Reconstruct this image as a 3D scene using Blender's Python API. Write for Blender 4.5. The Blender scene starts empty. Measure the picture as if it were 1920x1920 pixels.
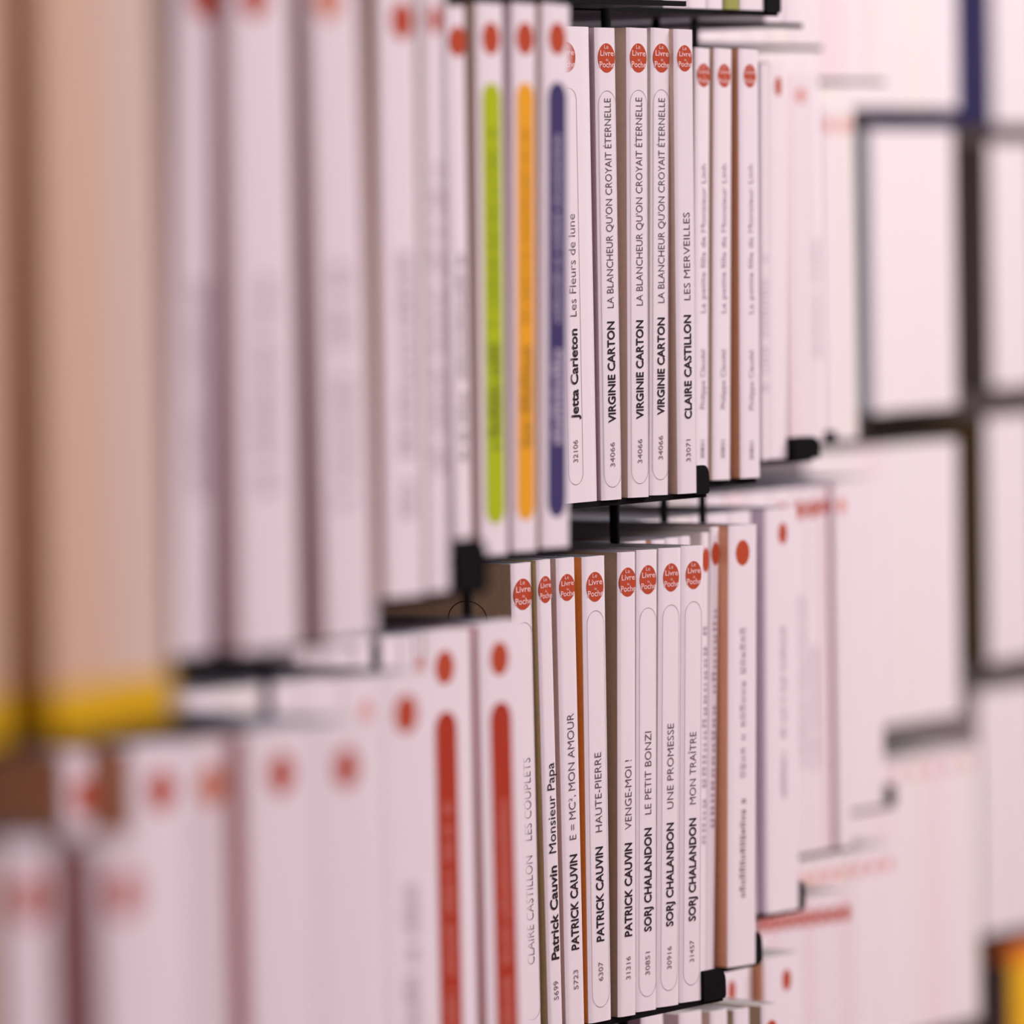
import bpy, bmesh, math, random
from mathutils import Vector, Matrix, Euler
random.seed(7)
SC = bpy.context.scene
COL = SC.collection
EYE = 1.30                                    # height of the camera above the floor (m)

# ------------------------------------------------------------------ camera
cam_data = bpy.data.cameras.new('camera')
cam = bpy.data.objects.new('camera', cam_data); COL.objects.link(cam)
cam_data.sensor_width = 36.0; cam_data.sensor_fit = 'HORIZONTAL'
cam_data.lens = 187.5
cam_data.clip_start = 0.05; cam_data.clip_end = 60
PITCH, ROLL = 0.0564, -0.0182
cr, sr, cp, sp = math.cos(ROLL), math.sin(ROLL), math.cos(PITCH), math.sin(PITCH)
FW = Vector((0, cp, -sp)); U0 = Vector((0, sp, cp)); R0 = Vector((1, 0, 0))
RT = R0*cr + U0*sr; UP = U0*cr - R0*sr
M = Matrix((RT, UP, -FW)).transposed().to_4x4(); M.translation = (0, 0, EYE)
cam.matrix_world = M
cam_data.dof.use_dof = True
cam_data.dof.focus_distance = 2.038
cam_data.dof.aperture_fstop = 7.3
SC.camera = cam

# ------------------------------------------------------------------ colour management, world, lights
SC.view_settings.view_transform = 'Standard'; SC.view_settings.look = 'None'
SC.view_settings.gamma = 1.0; SC.view_settings.exposure = 0.0
try: SC.view_settings.use_curve_mapping = False
except Exception: pass
w = bpy.data.worlds.new('shop_air'); SC.world = w; w.use_nodes = True
w.node_tree.nodes['Background'].inputs[0].default_value = (0.88, 0.80, 0.93, 1)
w.node_tree.nodes['Background'].inputs[1].default_value = 0.22
def area(name, loc, target, sx, sy, power, col):
    l = bpy.data.lights.new(name, 'AREA'); l.shape = 'RECTANGLE'; l.size = sx; l.size_y = sy
    l.energy = power; l.color = col
    o = bpy.data.objects.new(name, l); COL.objects.link(o); o.location = loc
    o.rotation_euler = (Vector(target)-Vector(loc)).to_track_quat('-Z', 'Y').to_euler()
    return o
area('ceiling_lamp', (1.6, 0.8, 3.3), (0.05, 2.0, 1.2), 0.8, 1.4, 104, (1.0, 0.86, 0.90))
area('ceiling_lamp', (1.9, 3.1, 3.3), (0.30, 3.7, 1.2), 0.8, 1.4, 125, (1.0, 0.93, 0.91))
GROUPS={'A': (0.0527, 2.058, 0.68, -0.1112),
 'G0': (-0.0788, 1.177, 0.6, -0.1112),
 'G1': (-0.0561, 1.383, 0.65, -0.1112),
 'G2': (-0.0285, 1.553, 0.65, -0.1112),
 'G3': (0.0032, 1.738, 0.61, -0.1112),
 'G5': (0.0919, 2.18, 0.656, -0.1112),
 'G6': (0.1178, 2.345, 0.655, -0.1112),
 'G7': (0.1523, 2.59, 0.65, -0.1145),
 'H1': (0.1832, 2.85, 0.65, -0.125),
 'H2': (0.2597, 3.4, 0.65, -0.131),
 'H3': (0.3644, 3.9, 0.65, -0.135)}
SHELVES=[
(1,'A',[
  (-44.91, 27.51, 0.0, -0.08, 180.4, {'id': 'a1', 'side': 'cream', 'oval': 11.6, 'cx': -1, 'ink': 'brownred', 'fw': 9.0, 'frame': (6.8, 157.2), 'text': [('32106', 15.4, 23.9, 'n'), ('Jetta Carleton', 31.7, 66.1, 'B'), ('Les Fleurs de lune', 70.8, 109.6, 't')]}),
  (-23.49, 12.65, 1.03, 0.2, 180.2, {'id': 'a2', 'side': 'mauve', 'oval': 11.2, 'gloss': 1, 'frame': (4.8, 156.3), 'text': [('34066', 12.7, 22.1, 'n'), ('VIRGINIE CARTON', 29.6, 68.3, 'B'), ("LA BLANCHEUR QU'ON CROYAIT \u00c9TERNELLE", 73.5, 153.4, 't')]}),
  (-7.24, 13.15, 1.54, 1.23, 180.3, {'id': 'a3', 'side': 'tan', 'oval': 11.2, 'gloss': 1, 'frame': (5.2, 156.6), 'text': [('34066', 13.2, 22.5, 'n'), ('VIRGINIE CARTON', 30.2, 68.2, 'B'), ("LA BLANCHEUR QU'ON CROYAIT \u00c9TERNELLE", 73.9, 153.7, 't')]}),
  (7.49, 11.76, 0.19, 1.81, 180.5, {'id': 'a4', 'side': 'cream', 'oval': 11.2, 'gloss': 1, 'frame': (5.9, 156.9), 'text': [('34066', 13.8, 23.1, 'n'), ('VIRGINIE CARTON', 31.1, 68.8, 'B'), ("LA BLANCHEUR QU'ON CROYAIT \u00c9TERNELLE", 74.5, 153.6, 't')]}),
  (22.88, 12.28, 2.32, 0.67, 180.2, {'id': 'a5', 'side': 'tan', 'oval': 10.2, 'gloss': 1, 'text': [('33071', 12.5, 21.1, 'n'), ('CLAIRE CASTILLON', 29.1, 69.5, 'B'), ('LES MERVEILLES', 75.3, 109.3, 't')]}),
]),
(1,'G5',[
  (-23.85, 10.06, 0.0, 1.95, 175.5, {'id': 'b1', 'side': 'cream', 'oval': 9.5, 'shade': 1, 'text': [('30831', 9.4, 16.8, 'n'), ('Philippe Claudel', 29.5, 53.5, 'm'), ('La petite fille de Monsieur Linh', 68.4, 128.6, 'm')]}),
  (-11.16, 12.22, 1.16, 1.97, 175.4, {'id': 'b2', 'side': 'tan', 'oval': 9.5, 'text': [('30831', 8.8, 16.2, 'n'), ('Philippe Claudel', 29.0, 53.1, 'm'), ('La petite fille de Monsieur Linh', 68.0, 128.6, 'm')]}),
  (7.16, 13.73, 2.72, 1.12, 175.4, {'id': 'b3', 'side': 'brown', 'oval': 9.5, 'text': [('30831', 7.5, 15.1, 'n'), ('Philippe Claudel', 27.9, 52.2, 'm'), ('La petite fille de Monsieur Linh', 67.3, 128.4, 'm')]}),
]),
(1,'G6',[
  (-10.18, 5.12, 0.0, 1.25, 173.7, {'id': 'c1', 'side': 'purple', 'text': [(14, 30.0, 91.9, 'k')]}),
  (-0.3, 14.03, 0.22, 1.34, 174.3, {'id': 'c2', 'side': 'cream', 'oval': 8.8, 'ow': 0.55}),
]),
(1,'G7',[
  (-25.59, 8.69, 0.0, 0.0, 178.0, {'id': 'd1', 'side': 'mauve', 'col': 'pinkish'}),
  (-15.96, 10.13, 0.16, 0.0, 178.0, {'id': 'd2', 'oval': 8, 'ovc': 'faint'}),
  (-4.87, 11.12, 0.16, 0.0, 178.0, {'id': 'd3', 'text': [(16, 40, 100, 'k')]}),
]),
(1,'H1',[
  (-18.95, 15.3, 0.0, 0.0, 178.0, {'id': 'h1', 'oval': 9, 'ovc': 'faint'}),
  (-2.83, 16.47, 0.18, 0.0, 178.0, {'id': 'h2', 'oval': 9, 'ovc': 'faint', 'col': 'cream'}),
]),
(1,'H2',[
  (-48.49, 23.26, 7.0, 0.0, 178.0, {'id': 'i1', 'side': 'bluegrey'}),
  (-13.69, 24.55, 0.11, 0.0, 178.0, {'id': 'i2'}),
  (10.68, 23.57, 0.11, 0.0, 178.0, {'id': 'i3'}),
  (35.03, 24.48, 0.11, 0.0, 178.0, {'id': 'i4'}),
]),
(1,'H3',[
  (-14.83, 24.15, 4.0, 0.0, 178.0, {'id': 'j1', 'side': 'darkbrown', 'sideprint': 1}),
  (22.21, 36.37, 0.24, 0.0, 178.0, {'id': 'j2'}),
]),
(1,'G3',[
  (-32.32, 9.77, 0.0, 0.36, 176.8, {'id': 'g0', 'side': 'mauve', 'oval': 10, 'text': [(30, 31.3, 97.0, 'kb')]}),
  (-17.61, 15.03, 1.74, 0.86, 178.0, {'id': 'g1', 'side': 'tan', 'oval': 10.6, 'band': 'green', 'bandtext': 'dark', 'bt': (45, 105)}),
  (0.6, 13.75, 0.98, 1.61, 178.3, {'id': 'g2', 'side': 'mauve', 'oval': 10.6, 'band': 'amber', 'bandtext': 'dark', 'bt': (45, 105)}),
  (18.33, 16.16, 0.98, 1.91, 178.5, {'id': 'g3', 'side': 'peach', 'oval': 10.6, 'band': 'navy', 'bandtext': 'light', 'bt': (43, 100)}),
]),
(1,'G2',[
  (-9.54, 17.96, 4.0, 0.37, 178.0, {'id': 'm1', 'side': 'brown', 'oval': 11, 'cx': 2, 'text': [(20, 20, 100, 'kp')]}),
  (10.66, 10.69, 0.58, 0.94, 178.0, {'id': 'm2', 'side': 'cream', 'oval': 8.5, 'ow': 0.7, 'text': [(22, 35, 125, 'kp')]}),
]),
(1,'G1',[
  (-41.48, 14.55, 0.0, 2.02, 178.0, {'id': 'n1', 'side': 'pink', 'oval': 11, 'cx': 3, 'text': [(16, 40, 95, 'kp')]}),
  (-17.75, 23.54, 6.0, 0.39, 178.0, {'id': 'n2', 'side': 'mauve', 'oval': 11, 'cx': -3, 'text': [(16, 40, 95, 'kp')]}),
  (13.25, 20.85, 7.0, -0.47, 178.0, {'id': 'n3', 'side': 'darkmauve', 'oval': 11, 'ovc': 'orange', 'cx': -3, 'text': [(16, 35, 100, 'kp')]}),
]),
(1,'G0',[
  (-59.33, 13.35, 0.0, 1.84, 178.0, {'id': 'o0', 'side': 'tan', 'col': 'beige', 'base': 'yellow'}),
  (-31.2, 20.14, 3.0, 0.4, 178.0, {'id': 'o1', 'side': 'darktan', 'col': 'beige', 'base': 'yellow', 'head': 'yellow'}),
  (-6.58, 21.4, 0.07, 0.17, 178.0, {'id': 'o2', 'side': 'tan', 'col': 'beige2', 'base': 'yellow'}),
]),
(2,'A',[
  (-77.28, 12.24, 0.0, -0.34, 178.6, {'id': 'l1', 'side': 'lightumber', 'sidemark': 1, 'oval': 11.8, 'frame': (5.8, 156.4), 'text': [('CLAIRE CASTILLON', 27.0, 68.1, 't'), ('LES COUPLETS', 73.9, 105.2, 't')]}),
  (-64.66, 8.46, 1.8, -0.77, 179.2, {'id': 'l2', 'side': 'olive', 'oval': 10.2, 'text': [('5699', 12.0, 19.2, 'n'), ('Patrick Cauvin', 27.4, 63.1, 'B'), ('Monsieur Papa', 68.0, 102.3, 'T')]}),
  (-51.43, 11.17, 0.9, -0.4, 179.0, {'id': 'l3', 'side': 'taupe', 'oval': 10.2, 'text': [('5723', 14.3, 21.8, 'n'), ('PATRICK CAUVIN', 29.5, 66.0, 'B'), ('E = MC\u00b2, MON AMOUR', 71.7, 119.8, 't')]}),
  (-36.38, 13.96, 1.03, 0.25, 178.5, {'id': 'l4', 'side': 'orange', 'oval': 11.4, 'frame': (5.5, 157.9), 'text': [('6307', 15.7, 23.0, 'n'), ('PATRICK CAUVIN', 30.9, 67.3, 'B'), ('HAUTE-PIERRE', 73.0, 103.5, 't')]}),
  (-20.34, 11.1, 1.67, 1.48, 178.9, {'id': 'l5', 'side': 'umber', 'oval': 11.2, 'text': [('31316', 14.2, 23.1, 'n'), ('PATRICK CAUVIN', 30.8, 66.9, 'B'), ('VENGE-MOI !', 72.2, 98.9, 't')]}),
  (-6.07, 12.92, 0.06, 1.71, 178.8, {'id': 'l6', 'side': 'mauve', 'oval': 11.2, 'frame': (5.5, 156.5), 'text': [('30851', 14.0, 23.0, 'n'), ('SORJ CHALANDON', 30.9, 71.1, 'B'), ('LE PETIT BONZI', 76.4, 108.5, 't')]}),
  (7.69, 14.25, 0.06, 2.05, 178.6, {'id': 'l7', 'side': 'cream', 'oval': 11, 'frame': (6.1, 156.6), 'text': [('30916', 14.5, 23.4, 'n'), ('SORJ CHALANDON', 31.2, 71.6, 'B'), ('UNE PROMESSE', 77.1, 110.3, 't')]}),
  (22.19, 14.23, 0.13, 2.02, 178.6, {'id': 'l8', 'side': 'cream', 'oval': 11, 'frame': (6.4, 156.9), 'text': [('31457', 15.6, 24.0, 'n'), ('SORJ CHALANDON', 31.6, 72.0, 'B'), ('MON TRA\u00ceTRE', 77.5, 105.8, 't')]}),
]),
(2,'G5',[
  (-69.35, 14.52, 0.0, 0.0, 178.0, {}),
  (-58.19, 8.79, 3.0, 0.0, 178.0, {'side': 'brown'}),
  (-44.83, 9.24, 0.14, 0.0, 178.0, {}),
  (-36.12, 7.44, 0.14, 0.0, 178.0, {'side': 'mauve'}),
  (-29.42, 5.23, 0.14, 2.37, 178.9, {'id': 'e1', 'side': 'cream', 'oval': 10, 'ow': 0.7, 'text': [(18, 52, 140, 'kp')]}),
  (-23.61, 5.82, 0.07, 2.75, 180.8, {'id': 'e2', 'side': 'cream', 'oval': 9.5, 'ow': 0.7, 'text': [(18, 58, 150, 'kp')]}),
  (-7.61, 19.77, 5.0, 1.8, 180.6, {'id': 'e3', 'side': 'brown', 'oval': 10.5, 'cx': -1, 'text': [(16, 28, 70, 'kb'), (20, 75, 140, 'km')]}),
]),
(2,'G6',[
  (-102.29, 17.05, 0.0, 0.0, 178.0, {}),
  (-86.92, 13.32, 0.15, 0.0, 178.0, {'side': 'mauve'}),
  (-73.94, 11.86, 0.15, 0.0, 178.0, {'col': 'cream'}),
  (-61.04, 13.16, 0.15, 0.0, 178.0, {}),
  (-46.61, 14.9, 0.15, 0.0, 178.0, {'side': 'tan'}),
  (-30.21, 17.1, 0.15, 0.0, 178.0, {}),
  (-7.0, 24.84, 4.0, 1.13, 177.8, {'id': 'f1', 'side': 'purple', 'oval': 9.5, 'ow': 0.7, 'text': [(12, 50, 70, 'km'), (20, 75, 125, 'km')]}),
]),
(2,'G7',[
  (-153.88, 16.14, 0.0, 0.0, 178.0, {}),
  (-138.96, 13.29, 0.16, 0.0, 178.0, {}),
  (-123.88, 16.02, 0.16, 0.0, 178.0, {'col': 'cream'}),
  (-108.0, 14.87, 0.16, 0.0, 178.0, {}),
  (-92.63, 15.01, 0.16, 0.0, 178.0, {}),
  (-75.98, 17.4, 0.16, 0.0, 178.0, {'col': 'pinkish'}),
  (-57.13, 19.41, 0.16, 0.0, 178.0, {}),
  (-37.37, 19.19, 0.16, 0.0, 178.0, {'id': 'f2', 'oval': 8.5}),
  (-22.24, 10.15, 0.16, 0.0, 178.0, {'id': 'f3', 'side': 'cream', 'oval': 9, 'text': [(30, 40, 125, 'km')]}),
  (-11.13, 11.15, 0.16, 0.0, 178.0, {'id': 'f4', 'side': 'mauve', 'oval': 9, 'text': [(30, 40, 100, 'km')]}),
  (-1.36, 7.47, 0.16, 0.0, 178.0, {'id': 'f5', 'col': 'pinkish', 'oval': 7}),
  (10.99, 11.3, 1.94, 0.0, 178.0, {'id': 'f6', 'side': 'mauve', 'oval': 8, 'ovc': 'faint'}),
]),
(2,'H1',[
  (-129.44, 20.23, 0.0, 0.0, 178.0, {}),
  (-110.09, 18.02, 0.18, 0.0, 178.0, {'col': 'cream'}),
  (-90.49, 20.19, 0.18, 0.0, 178.0, {}),
  (-70.68, 18.43, 0.18, 0.0, 178.0, {}),
  (-51.65, 18.63, 0.18, 0.0, 178.0, {'col': 'pinkish'}),
  (-33.44, 16.79, 0.18, 0.0, 178.0, {}),
  (-15.28, 18.5, 0.18, 0.0, 178.0, {}),
  (2.27, 15.57, 0.18, 0.0, 178.0, {'id': 'k1'}),
  (18.16, 15.18, 0.18, 0.0, 178.0, {'id': 'k2'}),
]),
(2,'H2',[
  (-116.49, 20.81, 0.0, 0.0, 178.0, {}),
  (-95.6, 20.42, 0.21, 0.0, 178.0, {'col': 'cream'}),
  (-74.47, 20.63, 0.21, 0.0, 178.0, {}),
  (-53.43, 20.22, 0.21, 0.0, 178.0, {'col': 'pinkish'}),
  (-31.87, 21.67, 0.21, 0.0, 178.0, {'id': 'k3', 'side': 'mauve'}),
  (-9.78, 21.27, 0.21, 0.0, 178.0, {'id': 'k4', 'col': 'cream'}),
  (13.18, 23.39, 0.21, 0.0, 178.0, {'id': 'k5'}),
  (36.05, 21.09, 0.21, 0.0, 178.0, {'id': 'k6'}),
]),
(2,'H3',[
  (-23.74, 24.88, 4.0, 0.0, 178.0, {'id': 'k7', 'side': 'darkolive'}),
  (15.55, 40.13, 0.24, 0.0, 178.0, {'id': 'k8', 'side': 'cream'}),
]),
(2,'G3',[
  (-116.02, 15.17, 0.0, 0.0, 178.0, {}),
  (-101.45, 13.71, 0.11, 0.0, 177.4, {}),
  (-88.51, 11.62, 0.11, 0.0, 177.0, {'side': 'mauve'}),
  (-75.68, 13.48, 0.11, 0.0, 176.7, {}),
  (-65.02, 7.25, 0.11, 0.0, 176.6, {}),
  (-58.92, 4.37, 0.11, 0.17, 176.5, {'id': 'r0', 'side': 'mauve', 'oval': 7, 'ow': 0.5, 'ovc': 'faint'}),
  (-42.87, 25.17, 0.87, -0.03, 176.8, {'id': 'r1', 'side': 'cream', 'oval': 11, 'band': 'red', 'bandtext': 'pale', 'bt': (20, 112), 'cx': -3}),
  (-13.63, 25.88, 1.85, -0.46, 177.3, {'id': 'r2', 'side': 'rose', 'oval': 11, 'band': 'red', 'bandtext': 'pale', 'bt': (20, 120), 'cx': -2}),
]),
(2,'G2',[
  (-95.06, 15.51, 0.0, 0.0, 178.0, {}),
  (-80.12, 14.14, 0.1, 0.0, 178.0, {'col': 'cream'}),
  (-63.73, 18.16, 0.1, 0.0, 178.0, {}),
  (-45.04, 18.76, 0.1, 0.0, 178.0, {}),
  (-26.34, 18.15, 0.1, 0.0, 177.0, {'id': 's0', 'side': 'mauve', 'oval': 9, 'ow': 0.6, 'ovc': 'faint', 'cx': 2}),
  (-4.86, 24.32, 0.1, 0.0, 176.5, {'id': 's1', 'side': 'mauve', 'oval': 11.5, 'cx': -1, 'text': [(24, 40, 115, 'kp')]}),
]),
(2,'G1',[
  (-86.56, 10.26, 0.0, 0.0, 178.7, {'id': 't1', 'side': 'brown', 'oval': 9, 'cx': 2, 'col': 'pinkish'}),
  (-61.2, 19.94, 4.0, 0.0, 178.5, {'id': 't2', 'side': 'brown', 'oval': 11, 'cx': 1}),
  (-37.38, 18.19, 0.09, 0.0, 177.2, {'id': 't3', 'side': 'mauve', 'oval': 11, 'ovc': 'orange', 'cx': 1}),
  (-15.42, 27.07, 6.0, 0.0, 178.5, {'id': 't4', 'side': 'rosebrown', 'oval': 11}),
  (19.28, 27.23, 0.17, 0.0, 176.6, {'id': 't5', 'side': 'mauve', 'oval': 11, 'cx': -1}),
]),
(2,'G0',[
  (-61.54, 9.82, 0.0, 0.0, 177.7, {'id': 'w0', 'side': 'tan', 'col': 'beige'}),
  (-51.65, 16.04, 4.0, 0.0, 177.5, {'id': 'w1', 'side': 'tan', 'oval': 11}),
  (-22.78, 16.73, 7.0, 0.0, 175.3, {'id': 'w2', 'side': 'rosebrown', 'oval': 11}),
]),
(3,'G5',[
  (-63.6, 14.96, 0.0, 0.0, 186.4, {'id': 'p1', 'side': 'mauve'}),
  (-42.97, 15.57, 4.09, 0.0, 185.1, {'id': 'p2', 'side': 'mauve'}),
  (-20.5, 12.05, 2.18, 0.0, 182.7, {'id': 'p3', 'side': 'tan'}),
  (-3.62, 11.06, 1.64, 0.0, 181.1, {'id': 'p4', 'side': 'umber'}),
  (14.77, 12.37, 3.13, 0.0, 180.6, {'id': 'p5', 'side': 'umber', 'oval': 9}),
]),
(3,'G6',[
  (-44.29, 35.51, 0.0, 0.0, 179.7, {'id': 'q1', 'side': 'tan', 'oval': 9, 'ow': 0.6, 'cx': 2}),
  (-9.42, 28.96, 5.0, 0.0, 180.5, {'id': 'q2', 'side': 'brown', 'oval': 9.5, 'ow': 0.7, 'cx': 2}),
]),
(3,'G7',[
  (-58.34, 9.61, 0.0, 0.0, 180.2, {'oval': 8.5, 'col': 'white'}),
  (-48.54, 9.67, 0.11, 0.0, 179.8, {'oval': 8.5, 'col': 'pinkish'}),
  (-38.52, 9.73, 0.11, 0.0, 179.4, {'oval': 8.5, 'col': 'white'}),
  (-28.44, 9.79, 0.11, 0.0, 179.1, {'oval': 8.5, 'col': 'white'}),
  (-18.29, 9.85, 0.11, 0.0, 178.7, {'oval': 8.5, 'col': 'pinkish'}),
  (-8.08, 9.92, 0.11, 0.0, 178.3, {'oval': 8.5, 'col': 'white'}),
  (2.19, 9.98, 0.11, 0.0, 177.9, {'oval': 8.5, 'col': 'white'}),
  (12.53, 10.04, 0.11, 0.0, 177.6, {'oval': 8.5, 'col': 'pinkish'}),
]),
(3,'H1',[
  (-80.39, 12.54, 0.0, 0.0, 178.0, {'oval': 8, 'ovc': 'faint', 'col': 'white'}),
  (-67.63, 12.63, 0.12, 0.0, 178.0, {'oval': 8, 'ovc': 'faint', 'col': 'cream'}),
  (-54.61, 12.72, 0.12, 0.0, 178.0, {'oval': 8, 'ovc': 'faint', 'col': 'white'}),
  (-41.48, 12.82, 0.12, 0.0, 178.0, {'oval': 8, 'ovc': 'faint', 'col': 'cream'}),
  (-28.26, 12.91, 0.12, 0.0, 178.0, {'oval': 8, 'ovc': 'faint', 'col': 'white'}),
  (-14.94, 13.01, 0.12, 0.0, 178.0, {'oval': 8, 'ovc': 'faint', 'col': 'cream'}),
  (-0.76, 13.63, 0.48, 0.0, 178.0, {'oval': 8, 'ovc': 'faint'}),
  (13.83, 13.74, 0.12, 0.0, 178.0, {'oval': 8, 'ovc': 'faint'}),
  (28.0, 13.85, 0.12, 0.0, 178.0, {'oval': 8, 'ovc': 'faint'}),
]),
(3,'H2',[
  (-108.43, 19.11, 0.0, 0.0, 178.0, {'oval': 8, 'ovc': 'faint', 'col': 'white'}),
  (-88.95, 19.29, 0.21, 0.0, 178.0, {'oval': 8, 'ovc': 'faint', 'col': 'pinkish'}),
  (-68.96, 19.48, 0.21, 0.0, 178.0, {'oval': 8, 'ovc': 'faint', 'col': 'white'}),
  (-48.77, 19.66, 0.21, 0.0, 178.0, {'oval': 8, 'ovc': 'faint', 'col': 'pinkish'}),
  (-28.4, 19.85, 0.21, 0.0, 178.0, {'oval': 8, 'ovc': 'faint', 'col': 'white'}),
  (-7.83, 20.04, 0.21, 0.0, 178.0, {'oval': 8, 'ovc': 'faint', 'col': 'cream'}),
  (12.94, 20.24, 0.21, 0.0, 178.0, {'oval': 8, 'ovc': 'faint', 'col': 'pinkish'}),
  (33.92, 20.44, 0.21, 0.0, 178.0, {'oval': 8, 'ovc': 'faint', 'col': 'white'}),
  (55.09, 20.64, 0.21, 0.0, 178.0, {'oval': 8, 'ovc': 'faint', 'col': 'cream'}),
]),
(3,'H3',[
  (-31.75, 26.25, 0.0, 0.0, 178.0, {}),
  (-5.01, 26.54, 0.24, 0.0, 178.0, {}),
  (22.43, 26.84, 0.24, 0.0, 178.0, {}),
]),
(4,'H3',[
  (14.7, 39.54, 0.0, 0.0, 187.2, {'id': 'z1', 'side': 'darkbrown', 'col': 'yellow', 'head': 'orange'}),
]),
(0,'G5',[
  (-36.41, 16.13, 0.0, 0.0, 178.0, {'id': 'A1'}),
  (-21.68, 12.97, 0.14, 0.0, 178.0, {'id': 'A2'}),
  (-9.21, 11.22, 0.14, 0.0, 178.0, {'id': 'A3'}),
  (2.42, 10.56, 0.41, 0.0, 178.0, {'id': 'A4', 'col': 'green2'}),
  (17.04, 16.77, 0.27, 0.0, 178.0, {'id': 'A5'}),
]),
(0,'G6',[
  (2.31, 13.97, 0.0, 0.0, 178.0, {'id': 'B0'}),
  (16.34, 13.69, 0.15, 0.0, 178.0, {'id': 'B00'}),
]),
(0,'G7',[
  (-119.68, 18.0, 0.0, 0.0, 178.0, {'id': 'B6'}),
  (-96.7, 17.42, 4.21, 0.0, 178.0, {'id': 'B1'}),
  (-71.82, 19.89, 0.16, 0.0, 178.0, {'id': 'B2'}),
  (-52.26, 18.34, 0.16, 0.0, 178.0, {'id': 'B3'}),
  (-33.36, 18.56, 0.16, 0.0, 178.0, {'id': 'B4', 'col': 'cream'}),
  (-10.54, 26.17, 0.16, 0.0, 178.0, {'id': 'B5'}),
]),
(0,'H1',[
  (-90.05, 17.54, 0.0, 0.0, 178.0, {}),
  (-72.18, 17.72, 0.18, 0.0, 178.0, {'col': 'cream'}),
  (-54.62, 16.41, 0.18, 0.0, 178.0, {}),
  (-35.87, 20.1, 0.18, 0.0, 178.0, {'id': 'C1'}),
  (-15.4, 19.83, 0.18, 0.0, 178.0, {'id': 'C2', 'col': 'pinkish'}),
  (6.35, 22.64, 0.18, 0.0, 178.0, {'id': 'C3'}),
  (27.04, 17.7, 0.18, 0.0, 178.0, {'id': 'C4', 'col': 'cream'}),
]),
(0,'H2',[
  (-125.77, 30.51, 0.0, 0.0, 178.0, {}),
  (-94.46, 31.56, 0.21, 0.0, 178.0, {'col': 'cream'}),
  (-61.74, 32.67, 0.21, 0.0, 178.0, {}),
  (-29.44, 30.71, 0.21, 0.0, 178.0, {'id': 'D1'}),
  (1.81, 30.54, 0.21, 0.0, 178.0, {'id': 'D2', 'col': 'cream'}),
  (35.44, 35.46, 0.21, 0.0, 178.0, {'id': 'D3'}),
]),
(0,'H3',[
  (-7.58, 26.32, 4.0, 0.0, 178.0, {'id': 'E1', 'side': 'navy'}),
  (30.55, 36.36, 0.24, 0.0, 178.0, {'id': 'E2'}),
]),
]

# ------------------------------------------------------------------ materials
MATS = {}
def mat(name, col, rough=0.5, bump=0.0, bscale=400, var=0.0, spec=0.5, metal=0.0, coat=0.0, stripes=None, emit=None):
    if name in MATS: return MATS[name]
    m = bpy.data.materials.new(name); m.use_nodes = True
    nt = m.node_tree; b = nt.nodes['Principled BSDF']
    b.inputs['Base Color'].default_value = (*col, 1); b.inputs['Roughness'].default_value = rough
    b.inputs['Metallic'].default_value = metal
    b.inputs['Specular IOR Level'].default_value = spec
    b.inputs['Coat Weight'].default_value = coat; b.inputs['Coat Roughness'].default_value = 0.18
    tc = nt.nodes.new('ShaderNodeTexCoord')
    if var or bump:
        n = nt.nodes.new('ShaderNodeTexNoise'); n.inputs['Scale'].default_value = bscale; n.inputs['Detail'].default_value = 3
        nt.links.new(tc.outputs['Object'], n.inputs['Vector'])
        if var:
            r = nt.nodes.new('ShaderNodeValToRGB')
            r.color_ramp.elements[0].position = .3; r.color_ramp.elements[1].position = .7
            r.color_ramp.elements[0].color = (*[c*(1-var) for c in col], 1)
            r.color_ramp.elements[1].color = (*[min(1, c*(1+var)) for c in col], 1)
            nt.links.new(n.outputs['Fac'], r.inputs['Fac']); nt.links.new(r.outputs['Color'], b.inputs['Base Color'])
        if bump:
            bp = nt.nodes.new('ShaderNodeBump'); bp.inputs['Strength'].default_value = bump; bp.inputs['Distance'].default_value = .0002
            nt.links.new(n.outputs['Fac'], bp.inputs['Height']); nt.links.new(bp.outputs['Normal'], b.inputs['Normal'])
    if stripes:                                  # the leaves of a page block, seen edge on
        wv = nt.nodes.new('ShaderNodeTexWave'); wv.bands_direction = 'X'; wv.inputs['Scale'].default_value = stripes
        wv.inputs['Distortion'].default_value = 1.5; wv.inputs['Detail'].default_value = 2
        nt.links.new(tc.outputs['Object'], wv.inputs['Vector'])
        r = nt.nodes.new('ShaderNodeValToRGB')
        r.color_ramp.elements[0].color = (*[c*.78 for c in col], 1); r.color_ramp.elements[1].color = (*col, 1)
        nt.links.new(wv.outputs['Fac'], r.inputs['Fac']); nt.links.new(r.outputs['Color'], b.inputs['Base Color'])
    MATS[name] = m
    return m
SPINE = {
 'white': (.80, .755, .785), 'cream': (.80, .765, .735), 'pinkish': (.80, .70, .73),
 'beige': (.68, .48, .34), 'beige2': (.68, .55, .46), 'green2': (.30, .33, .08), 'yellow': (.85, .48, .01),
}
SIDE = {
 'cream': (.80, .74, .68), 'mauve': (.74, .55, .62), 'tan': (.78, .60, .46), 'brown': (.72, .36, .20),
 'purple': (.74, .63, .76), 'peach': (.82, .62, .52), 'pink': (.80, .58, .62), 'darkmauve': (.50, .26, .29),
 'darktan': (.80, .50, .28), 'umber': (.46, .33, .21), 'lightumber': (.74, .56, .36), 'olive': (.60, .48, .22), 'taupe': (.66, .46, .40),
 'orange': (.90, .30, .05), 'rose': (.80, .26, .27), 'rosebrown': (.66, .33, .30), 'bluegrey': (.62, .72, .78),
 'darkbrown': (.15, .11, .11), 'darkolive': (.14, .10, .035), 'navy': (.13, .13, .36),
}
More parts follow.
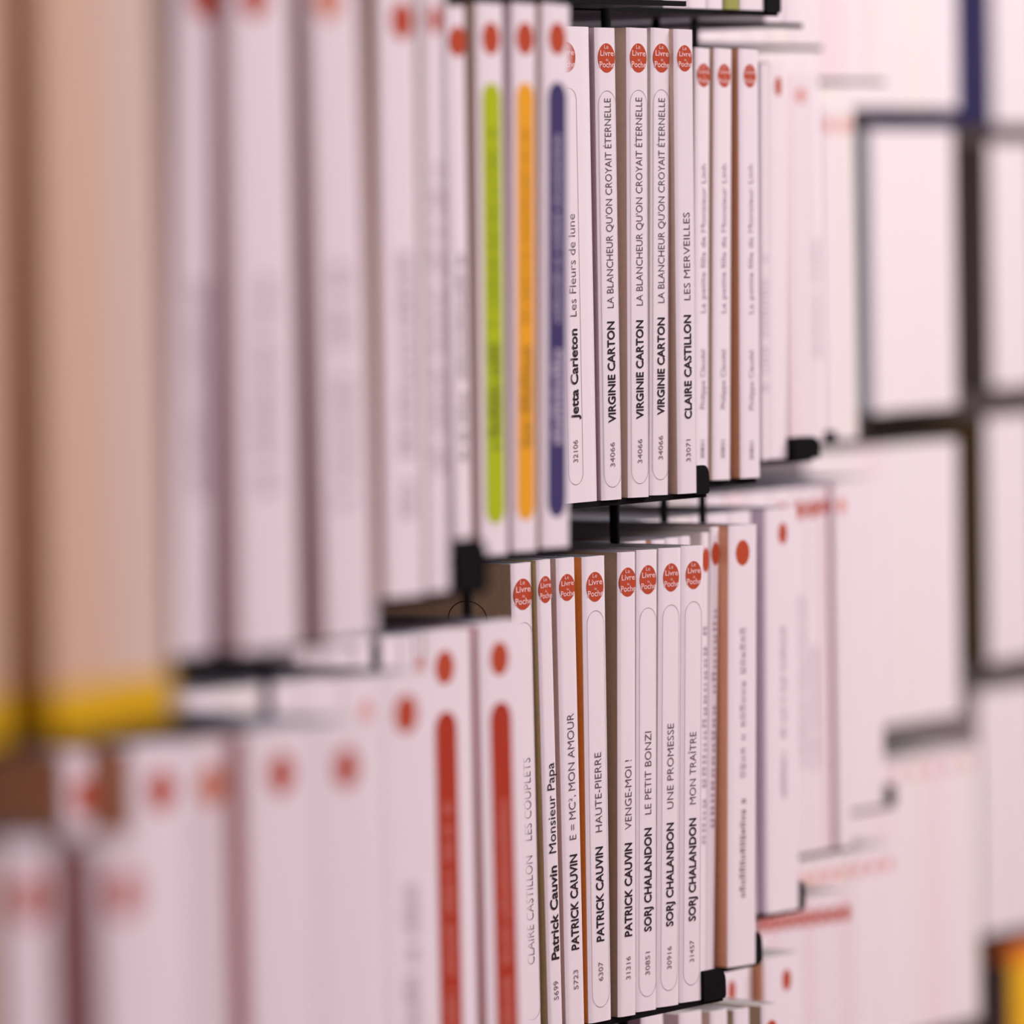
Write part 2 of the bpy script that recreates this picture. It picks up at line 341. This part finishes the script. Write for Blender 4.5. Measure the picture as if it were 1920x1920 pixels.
PRINT = {
 'logo': (.46, .062, .018), 'faint': (.68, .30, .24), 'orange': (.62, .22, .12), 'pale_ink': (.80, .56, .55),
 'ink': (.018, .012, .012), 'soft_ink': (.10, .075, .08), 'grey_ink': (.22, .17, .18),
 'mauve_ink': (.40, .30, .38), 'brown_ink': (.20, .10, .09), 'line_ink': (.22, .16, .18),
 'green': (.40, .52, .0), 'amber': (.80, .38, .01), 'navy': (.045, .035, .13), 'red': (.40, .033, .008),
 'light_ink': (.62, .56, .68), 'rose_ink': (.62, .22, .18), 'green_ink': (.06, .09, .005), 'amber_ink': (.28, .15, .01),
 'yellow_base': (.72, .44, .0), 'orange_head': (.80, .22, .02), 'mauve_line': (.47, .36, .42),
}
def m_spine(c, gloss): return mat(('glossy_' if gloss else '')+c+'_card', SPINE[c], .20 if gloss else .42, .05 if gloss else .12, 900, .012, .55, coat=.6 if gloss else .12)
def m_side(c): return mat(c+'_cover', SIDE[c], .40, .1, 500, .05)
def m_print(c): return mat(c+'_print', PRINT[c], .34, coat=.25)
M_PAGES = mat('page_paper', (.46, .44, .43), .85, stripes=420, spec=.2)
M_SHADED = mat('shade_toned_page_paper', (.12, .16, .205), .8, stripes=420, spec=.2)  # page paper with the shade under the shelf above put into its colour
M_STEEL = mat('black_steel', (.0025, .0025, .003), .7, .1, 300, .1, spec=.12)
M_SHELF = mat('slate_grey_steel', (.050, .062, .080), .42, .15, 200, .08)
M_PANEL = mat('charcoal_panel', (.055, .052, .050), .7, .2, 60, .15)
M_WALL = mat('painted_wall', (.35, .30, .29), .8, .2, 20, .05)
M_FLOOR = mat('carpet_floor', (.42, .19, .20), .95, .5, 120, .3)
M_CEIL = mat('ceiling_paint', (.70, .66, .66), .9, .1, 10, .03)

# ------------------------------------------------------------------ mesh helpers
def link(name, me, m, parent=None, kind=None):
    o = bpy.data.objects.new(name, me); COL.objects.link(o)
    if m is not None and len(me.materials) == 0: me.materials.append(m)
    if parent is not None: o.parent = parent
    if kind: o['kind'] = kind
    return o
def mesh(name, v, f, smooth=False):
    me = bpy.data.meshes.new(name); me.from_pydata(v, [], f); me.update()
    if smooth:
        for p in me.polygons: p.use_smooth = True
    return me
def box(x0, x1, y0, y1, z0, z1):
    v = [(x, y, z) for x in (x0, x1) for y in (y0, y1) for z in (z0, z1)]
    f = [(0, 1, 3, 2), (4, 6, 7, 5), (0, 4, 5, 1), (2, 3, 7, 6), (0, 2, 6, 4), (1, 5, 7, 3)]
    return v, f
def bevel(me, w, seg=2):
    bm = bmesh.new(); bm.from_mesh(me)
    bmesh.ops.bevel(bm, geom=bm.edges[:], offset=w, segments=seg, affect='EDGES', profile=.5)
    bm.to_mesh(me); bm.free(); return me
def prism(pts, y0, y1):                         # outline in x,z extruded along y
    n = len(pts)
    v = [(x, y0, z) for x, z in pts]+[(x, y1, z) for x, z in pts]
    f = [tuple(range(n)), tuple(range(2*n-1, n-1, -1))]+[(i, n+i, n+(i+1) % n, (i+1) % n) for i in range(n)]
    return v, f
def rounded(cx, z0, z1, w, seg=10):             # outline of a slot with round ends
    r = w/2; pts = []
    for i in range(seg+1):
        a = math.pi*i/seg; pts.append((cx+r*math.cos(a), z1-r+r*math.sin(a)))
    for i in range(seg+1):
        a = math.pi+math.pi*i/seg; pts.append((cx+r*math.cos(a), z0+r+r*math.sin(a)))
    return pts
def outline(cx, z0, z1, w, t, y):
    a = rounded(cx, z0, z1, w, 12); b = rounded(cx, z0+t, z1-t, w-2*t, 12); n = len(a)
    v = [(x, y, z) for x, z in a]+[(x, y, z) for x, z in b]
    return v, [(i, (i+1) % n, n+(i+1) % n, n+i) for i in range(n)]
def clip_depth(v, th):                           # follow the curved spine
    return v
TEXTS = {}
def letters(s, off):
    k = (s, off)
    if k not in TEXTS:
        cu = bpy.data.curves.new('lettering', 'FONT'); cu.body = s; cu.size = 1; cu.offset = off
        cu.resolution_u = 3; cu.fill_mode = 'FRONT'
        o = bpy.data.objects.new('lettering', cu); COL.objects.link(o)
        dg = bpy.context.evaluated_depsgraph_get(); ev = o.evaluated_get(dg); me = ev.to_mesh()
        v = [tuple(p.co) for p in me.vertices]; f = [tuple(p.vertices) for p in me.polygons]
        ev.to_mesh_clear(); bpy.data.objects.remove(o); bpy.data.curves.remove(cu)
        TEXTS[k] = (v, f)
    return TEXTS[k]
CAP = 0.729                                      # capital height of the built-in font
def spine_text(name, s, z0, z1, cap, cx, m, parent, off=0.0, y=-.00022):
    v, f = letters(s, off)
    x0 = min(p[0] for p in v); x1 = max(p[0] for p in v)
    k = (z1-z0)/(x1-x0)
    vv = [(cx+cap/2-p[1]*cap/CAP, y, z0+(p[0]-x0)*k) for p in v]
    return link(name, mesh(name, vv, f), m, parent)
def faint_line(name, n, z0, z1, cap, cx, m, parent, y=-.00018):
    # print far out of focus: a row of upright letter strokes, grouped as words
    v = []; f = []; z = z0; step = (z1-z0)/n; i = 0
    while z < z1-step*.3:
        if random.random() < .13: z += step*.7; continue
        hh = cap*random.choice((1, 1, .74, .74))
        for q in (0.05, .5):
            b = len(v); zz = z+step*q; t = step*.22
            v += [(cx+cap/2, y, zz), (cx+cap/2, y, zz+t), (cx+cap/2-hh, y, zz+t), (cx+cap/2-hh, y, zz)]
            f.append((b, b+1, b+2, b+3))
        if random.random() < .5:
            b = len(v); xx = cx+cap/2-random.choice((0, .45, .85))*hh
            v += [(xx, y, z+step*.05), (xx, y, z+step*.72), (xx-cap*.16, y, z+step*.72), (xx-cap*.16, y, z+step*.05)]
            f.append((b, b+1, b+2, b+3))
        z += step
    return link(name, mesh(name, v, f), m, parent)

DEPTH = .110
def spine_mesh(th, h, back=.0013):
    n = 12; v = []; f = []; t = .0004; r = min(.0007, th*.08)
    for k in range(n+1):
        x = -th/2+th*k/n; q = abs(2*x/th)
        y = .00075*q**7-.00004*math.cos(q*math.pi*.5)
        v += [(x, y, 0), (x, y, h)]
    b = len(v); v += list(v)                      # the ends and back get vertices of their own, so shading stays crisp
    c = len(v)
    for k in range(n+1):
        x = -th/2+th*k/n; v += [(x, back, 0), (x, back, h)]
    for k in range(n):
        f.append((2*k, 2*k+2, 2*k+3, 2*k+1)); f.append((c+2*k, c+2*k+1, c+2*k+3, c+2*k+2))
        f.append((b+2*k+1, b+2*k+3, c+2*k+3, c+2*k+1)); f.append((b+2*k, c+2*k, c+2*k+2, b+2*k+2))
    f.append((b, b+1, c+1, c)); f.append((b+2*n, c+2*n, c+2*n+1, b+2*n+1))
    return mesh('spine', v, f, False)

def build_book(name, th, h, o):
    th /= 1000; h /= 1000
    root = bpy.data.objects.new(name, None); COL.objects.link(root); root.empty_display_size = .01
    col = o.get('col', 'white'); gloss = o.get('gloss', 0)
    sm = m_spine(col, gloss)
    sp_ = link('spine', spine_mesh(th-.00002, h, o.get('wrap', .0013)), sm, root)
    for p in sp_.data.polygons: p.use_smooth = abs(p.normal.z) < .5 and p.center.y < .0012 and abs(p.normal.y) > .2
    side = o.get('side', 'white')
    cm = m_side(side) if side in SIDE else sm
    v, f = box(-th/2, -th/2+.00035, .0010, DEPTH, 0, h)
    bc = link('back_cover', mesh('back_cover', v, f), cm, root)
    if side in SIDE: bc['label'] = side.replace('dark', 'dark ').replace('bluegrey', 'blue-grey').replace('lightumber', 'light brown').replace('umber', 'brown')+' back cover'
    v, f = box(th/2-.00035, th/2, .0010, DEPTH, 0, h)
    link('front_cover', mesh('front_cover', v, f), sm, root)
    v, f = box(-th/2+.00037, th/2-.00037, o.get('wrap', .0013)+.0001, DEPTH-.0012, .0006, h-.0006)
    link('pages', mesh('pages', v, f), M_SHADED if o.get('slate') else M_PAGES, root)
    cx = o.get('cx', 0)/1000
    if 'oval' in o:
        d = o['oval']/1000; wd = min(d*o.get('ow', .92), th-.0007); zc = h-.0115+(.0112-d)*.3
        pts = [(cx+wd/2*math.cos(a*math.tau/36), zc+d/2*math.sin(a*math.tau/36)) for a in range(36)]
        cx = max(-th/2+wd/2+.0003, min(th/2-wd/2-.0003, cx)) if False else cx
        v, f = prism(pts, -.00012, .0002)
        lg = link('logo', mesh('logo', v, f), m_print(o.get('ovc', 'logo')), root)
        if o.get('text') and isinstance(o['text'][0][0], str) or 'frame' in o:
            # the publisher's four words inside the oval, read across the spine
            for s, dz, cap, wf, off in (('Le', .33, .155, .26, .0), ('Livre', .09, .20, .80, .012), ('de', -.085, .095, .15, .0), ('Poche', -.30, .21, .90, .012)):
                vv, ff = letters(s, off)
                x0 = min(p[0] for p in vv); x1 = max(p[0] for p in vv)
                kx = wd*wf/(x1-x0); kz = d*cap/CAP
                c0 = cx+(wd*.015 if s != 'Le' else -wd*.02)
                pts2 = [(c0+(p[0]-(x0+x1)/2)*kx, -.00020, zc+dz*d-(.02*d)+p[1]*kz) for p in vv]
                link('lettering', mesh('lettering', pts2, ff), m_print('pale_ink'), lg)
    if 'frame' in o:
        z0, z1 = [q/1000 for q in o['frame']]; wd = o.get('fw', min(10.7, th*1000-1.6))/1000
        v, f = outline(0, z0, z1, wd, .00016, -.00016)
        link('title_frame', mesh('title_frame', v, f), m_print('brown_ink' if o.get('ink') else 'line_ink'), root)
    if 'band' in o:
        z0, z1 = .010, h-.0255
        v, f = prism(rounded(cx, z0, z1, min(.0118 if o['band'] == 'red' else .0104, th-.004), 10), -.00012, .0002)
        bd = link('title_band', mesh('title_band', v, f), m_print(o['band']), root)
        bd['label'] = {'green': 'lime green', 'amber': 'amber', 'navy': 'dark navy', 'red': 'brick red'}[o['band']]+' rounded title band'
        ik = {'green': 'green_ink', 'amber': 'amber_ink', 'navy': 'light_ink', 'red': 'rose_ink'}[o['band']]
        a, b = o['bt']
        if o['band'] == 'red':
            faint_line('author_text', 26, .020, .062, .0050, cx, m_print(ik), bd)
            faint_line('title_text', 26, .066, .121, .0045, cx, m_print(ik), bd)
        else:
            faint_line('author_text', 15, .034, .068, .0068, cx, m_print(ik), bd)
            faint_line('title_text', 34, .074, .138, .0030, cx, m_print(ik), bd)
    if 'base' in o:
        v, f = box(-th/2-.0001, th/2+.0001, -.0002, .02, 0, .0105)
        link('base_band', mesh('base_band', v, f), m_print('yellow_base'), root)['label'] = 'mustard yellow band at the foot of the spine'
    if 'head' in o:
        z0 = h-.013
        v, f = box(-th/2-.0001, th/2+.0001, -.0002, .02, z0, h+.0001)
        link('head_band', mesh('head_band', v, f), m_print('orange_head' if o['head'] == 'orange' else 'yellow_base'), root)['label'] = o['head']+' band at the head of the spine'
    if o.get('sideprint'):
        # pale lines of print down the dark back cover
        v = []; f = []
        for k in range(22):
            z = .02+k*.0062; w_ = random.uniform(.010, .018); b = len(v)
            v += [(-th/2-.0001, .004, z), (-th/2-.0001, .004+w_, z), (-th/2-.0001, .004+w_, z+.0022), (-th/2-.0001, .004, z+.0022)]
            f.append((b, b+1, b+2, b+3))
        link('blurb_text', mesh('blurb_text', v, f), mat('pale_blurb_print', (.16, .13, .13), .5), bc)
    if o.get('sidemark'):
        # thin ring emblem printed on the brown back cover
        n = 28; v = []; f = []
        for k in range(n):
            a = math.tau*k/n
            for r_ in (.0072, .0068):
                v.append((-th/2-.0001, .022+r_*1.35*math.cos(a), h-.0215+r_*math.sin(a)))
        for k in range(n): f.append((2*k, (2*k+2) % (2*n), (2*k+3) % (2*n), 2*k+1))
        link('ring_emblem', mesh('ring_emblem', v, f), mat('dark_emblem_print', (.06, .035, .02), .5), bc)
    names = {'n': 'catalogue_number', 'B': 'author_text', 't': 'title_text', 'T': 'title_text'}
    for i, (s, a, b, st) in enumerate(o.get('text', [])):
        a /= 1000; b /= 1000
        if not isinstance(s, str):
            big = st in ('kp',)
            faint_line('title_text' if i else 'author_text', s, a, b, min(.0065 if big else .0040, th*.45), cx*.5,
                       m_print({'k': 'mauve_line', 'kp': 'mauve_ink', 'km': 'mauve_line', 'kb': 'grey_ink'}[st]), root)
        elif st == 'n': spine_text('catalogue_number', s, a, b, .0029, 0, m_print('grey_ink'), root, 0)
        elif st == 'B': spine_text('author_text', s, a, b, .0046, 0, m_print('ink'), root, .022)
        elif st == 't': spine_text('title_text', s, a, b, .0043, 0, m_print('soft_ink' if not o.get('ghost') else 'line_ink'), root, -.008)
        elif st == 'T': spine_text('title_text', s, a, b, .0046, 0, m_print('ink'), root, 0)
        elif st == 'm': spine_text(('catalogue_number', 'author_text', 'title_text')[i], s, a, b, .0036 if i else .0027, 0, m_print('mauve_ink'), root, 0)
    return root

# ------------------------------------------------------------------ the room
def slab(name, x0, x1, y0, y1, z0, z1, m):
    v, f = box(x0, x1, y0, y1, z0, z1); return link(name, mesh(name, v, f), m, None, 'structure')
slab('floor', -3, 6, -3, 9, -.1, 0, M_FLOOR)
slab('ceiling', -3, 6, -3, 9, 3.4, 3.5, M_CEIL)
slab('wall_left', -3.1, -3.0, -3, 9, 0, 3.4, M_WALL)
slab('wall_back', -3, 6, 9, 9.1, 0, 3.4, M_WALL)

# ------------------------------------------------------------------ the two display racks
def place(o, g, u, p, dz=0.0, lean=0.0, th=0.0):
    X, Y, az, H1 = GROUPS[g]
    L = Vector((math.sin(az), math.cos(az), 0)); B = Vector((-math.cos(az), math.sin(az), 0))
    P = Vector((X, Y, 0))+L*u-B*p
    o.location = (P.x, P.y, EYE+dz+th/2*abs(math.sin(lean)))
    o.rotation_euler = (0, lean, math.pi/2-az)
ROWPITCH = .1995
def row_h(g, row): return GROUPS[g][3]-(row-1)*ROWPITCH-(.008 if row == 0 else 0)
def rack(label, x, y):
    r = bpy.data.objects.new('display_rack', None); COL.objects.link(r); r.location = (x, y, 0)
    r['label'] = label; r['category'] = 'shelf unit'; return r
near = rack('long stepped book rack of slate and black steel holding all the paperbacks', -.05, 1.7)
far = near
bpy.context.view_layer.update()
def child(o, r):
    o.parent = r; o.matrix_parent_inverse = Matrix.Translation(r.location).inverted()
EXT = {}
for row, g, bl in SHELVES:
    u0 = min(b[0]-b[1]/2 for b in bl)/1000; u1 = max(b[0]+b[1]/2 for b in bl)/1000
    EXT[(row, g)] = (u0, u1)
LEFT = {'A': .12, 'G3': .05, 'G2': .05, 'G1': .05, 'G5': .06, 'G6': .05, 'G7': .07, 'H1': .07, 'H2': .10, 'H3': .12, 'G0': .10}
TAB = {  # width, height of the black end stop and its gap to the last book
 (1, 'A'): (.0090, .0105, 0), (2, 'A'): (.0143, .0112, 0), (1, 'G6'): (.020, .0092, 0), (2, 'G5'): (.0095, .0120, .0002),
 (2, 'G6'): (.0055, .0115, .003), (2, 'G7'): (.0055, .0110, -.008), (1, 'G7'): (.0085, .0048, 0), (0, 'G5'): (.0105, .0120, 0),
 (2, 'H1'): (.009, .0110, 0), (1, 'G2'): (.0165, .0150, .001)}
for row in (0, 1, 2, 3, 4):
    for g in GROUPS:
        if (row, g) in EXT: u0, u1 = EXT[(row, g)]
        elif (1, g) in EXT and row < 4: u0, u1 = EXT[(1, g)]
        else: continue
        if row == 3 and g in ('G0', 'G1', 'G2', 'G3', 'A'): continue
        if row == 0 and g in ('G0', 'G1', 'G2'): continue
        tw, thh, gap = TAB.get((row, g), (0, 0, 0))
        ur = u1+max(tw+gap, .001)
        if row == 1 and g == 'G6': ur += .0
        z = row_h(g, row)
        v, f = box(u0-LEFT[g], ur, .0015, .118, -.0014, -.0001)
        o = link('shelf_plate', bevel(mesh('shelf_plate', v, f), .0004, 1), M_SHELF)
        place(o, g, 0, 0, z); child(o, near if g[0] != 'H' else far)
        v, f = box(u0-LEFT[g], ur, .0003, .0016, -.0022, -.0001)
        e = link('shelf_lip', mesh('shelf_lip', v, f), M_STEEL)
        place(e, g, 0, 0, z); child(e, near if g[0] != 'H' else far)
        if tw:
            x0 = u1+gap; x1 = x0+tw; c = tw*.36; hh = thh
            pts = [(x0, -.0008), (x1-.0006, -.0008), (x1, .0002), (x1, hh*.55)]
            pts += [(x1-c*(1-math.cos(a)), hh*.55+hh*.45*math.sin(a)) for a in (.4, .8, 1.2)]
            pts += [(x1-c, hh), (x0, hh)]
            v, f = prism(pts, -.0012 if (row, g) != (1, 'G6') else -.004, .0004)
            t = link('end_stop', mesh('end_stop', v, f), M_STEEL)
            t['label'] = 'black end stop with a rounded corner'
            place(t, g, 0, 0, z); child(t, near if g[0] != 'H' else far)
# upright rods behind the groups
for px, Y, d in ((500, 1.45, .0030), (705, 1.63, .0030), (878, 1.80, .0034), (1157, 2.111, .0040), (1250, 2.235, .0034), (1322, 2.26, .0032)):
    bm = bmesh.new(); bmesh.ops.create_cone(bm, cap_ends=True, segments=12, radius1=d/2, radius2=d/2, depth=1.9)
    me = bpy.data.meshes.new('upright_rod'); bm.to_mesh(me); bm.free()
    o = link('upright_rod', me, M_STEEL)
    o.location = ((px-960)/10000*Y-.001, Y, .95); child(o, near)
# foot and back panels
for r, (xa, ya), (xb, yb) in ((near, (-.36, .7), (.0, 2.75)), (far, (.0, 2.75), (.30, 4.7))):
    n = Vector((yb-ya, xa-xb, 0)).normalized()*.012
    v = []
    for z in (.0, 2.1):
        v += [(xa, ya, z), (xb, yb, z), (xb-n.x, yb-n.y, z), (xa-n.x, ya-n.y, z)]
    f = [(0, 1, 5, 4), (1, 2, 6, 5), (2, 3, 7, 6), (3, 0, 4, 7), (3, 2, 1, 0), (4, 5, 6, 7)]
    child(link('back_panel', mesh('back_panel', v, f), M_PANEL), r)
    q = n.normalized()
    for px, py in ((xa, ya), (xb, yb)):          # side feet that carry the rack
        v, f = box(-.01, .01, 0, .30, 0, .08)
        ft = link('rack_foot', mesh('rack_foot', v, f), M_STEEL)
        ft.location = (px+q.x*.0, py, 0); ft.rotation_euler = (0, 0, math.atan2(q.y, q.x)-math.pi/2); child(ft, r)

# ------------------------------------------------------------------ the books
ROWN = {0: 'top row', 1: 'upper row', 2: 'middle row', 3: 'lower row', 4: 'bottom row'}
GRPN = {'G0': 'nearest step at far left', 'G1': 'second step from left', 'G2': 'third step from left', 'G3': 'fourth step, just left of the sharp books',
        'A': 'sharply focused step', 'G5': 'first step right of the sharp books', 'G6': 'second step right of the sharp books',
        'G7': 'third step right of the sharp books', 'H1': 'fourth step right of the sharp books',
        'H2': 'broad bright step near right edge', 'H3': 'step beyond the dark gap at right edge'}
ORD = ['leftmost', 'second', 'third', 'fourth', 'fifth', 'sixth', 'seventh', 'eighth', 'ninth', 'tenth', 'eleventh', 'twelfth', 'thirteenth']
def auto_label(row, g, i, n, o):
    col = o.get('col', 'white')
    d = {'white': 'white', 'cream': 'cream-white', 'pinkish': 'pinkish white', 'beige': 'beige', 'beige2': 'pale beige', 'green2': 'olive green', 'yellow': 'yellow'}[col]
    pos = 'only' if n == 1 else ('leftmost' if i == 0 else ('rightmost' if i == n-1 else ORD[i]))
    return '%s paperback, %s in the %s, %s' % (d, pos, GRPN[g], ROWN[row])
LABELS = {
 'a1': 'thick cream-white paperback numbered 32106, half hidden behind the navy-banded book',
 'a2': 'glossy white paperback numbered 34066, leftmost of the three identical copies in upper row',
 'a3': 'glossy white paperback numbered 34066, middle of the three identical copies in upper row',
 'a4': 'glossy white paperback numbered 34066, rightmost of the three identical copies in upper row',
 'a5': 'glossy paperback numbered 33071 titled LES MERVEILLES, beside the black end stop',
 'b1': 'blurred white paperback with orange-red oval, directly right of LES MERVEILLES',
 'b2': 'blurred white paperback with orange-red oval, just left of the brown-sided book',
 'b3': 'blurred white paperback showing a brown side, right of two copies like it',
 'c1': 'narrow white paperback with purple side and faint mauve print, above the black stop',
 'c2': 'white paperback with a small narrow red oval standing above the black stop',
 'g0': 'slim blurred white paperback at left of the lime green banded book, upper row',
 'g1': 'white paperback with red oval and lime green title band, upper row',
 'g2': 'white paperback with red oval and amber title band, upper row',
 'g3': 'white paperback with red oval and dark navy title band, upper row',
 'm1': 'blurred pale lilac paperback with large red oval, right of the reddish brown gap',
 'm2': 'blurred narrow paperback with bluish print and slim red oval, upper row',
 'n3': 'blurred pale lilac paperback with a dark plum side, upper row at left',
 'l1': 'white paperback with brown back cover, titled LES COUPLETS, half behind red-banded book',
 'l2': 'slim white paperback numbered 5699, Monsieur Papa, with olive side',
 'l3': 'white paperback numbered 5723, E = MC2, MON AMOUR',
 'l4': 'white paperback numbered 6307, HAUTE-PIERRE, with bright orange side',
 'l5': 'white paperback numbered 31316, VENGE-MOI !, with dark brown side',
 'l6': 'white paperback numbered 30851, LE PETIT BONZI, middle row',
 'l7': 'white paperback numbered 30916, UNE PROMESSE, middle row',
 'l8': 'white paperback numbered 31457, MON TRA\u00ceTRE, touching the black end stop',
 'e1': 'slim blurred paperback with half-hidden red oval, right beside MON TRA\u00ceTRE',
 'e2': 'slim blurred paperback with higher red oval, left of the dark brown gap, middle row',
 'e3': 'blurred white paperback with red oval and brown side, middle row',
 'f1': 'blurred white paperback with small red oval and purple side, middle row',
 'r1': 'blurred white paperback with brick red title band, left one of two, middle row',
 'r2': 'blurred white paperback with brick red title band and rose side, right one of two',
 's1': 'blurred white paperback with dark red oval, just left of the red-banded pair',
 'z1': 'yellow book with orange top and dark side in the bottom right corner',
 'A4': 'olive green spined book among white ones at the top edge, top row',
}
for row, g, bl in SHELVES:
    for i, (u, th, p, lean, h, o) in enumerate(bl):
        if row == 2: o = dict(o, slate=1, wrap=.009 if g in ('G0', 'G1', 'G2', 'G3') else .0022)  # shade-coloured page tops; deepened spines stand in for their lit front strip
        b = build_book('paperback', th, h, o)
        place(b, g, u/1000, p/1000, row_h(g, row), math.radians(lean), th/1000)
        b['label'] = LABELS.get(o.get('id')) or auto_label(row, g, i, len(bl), o)
        b['category'] = 'book'; b['group'] = 'paperbacks on the '+ROWN[row]
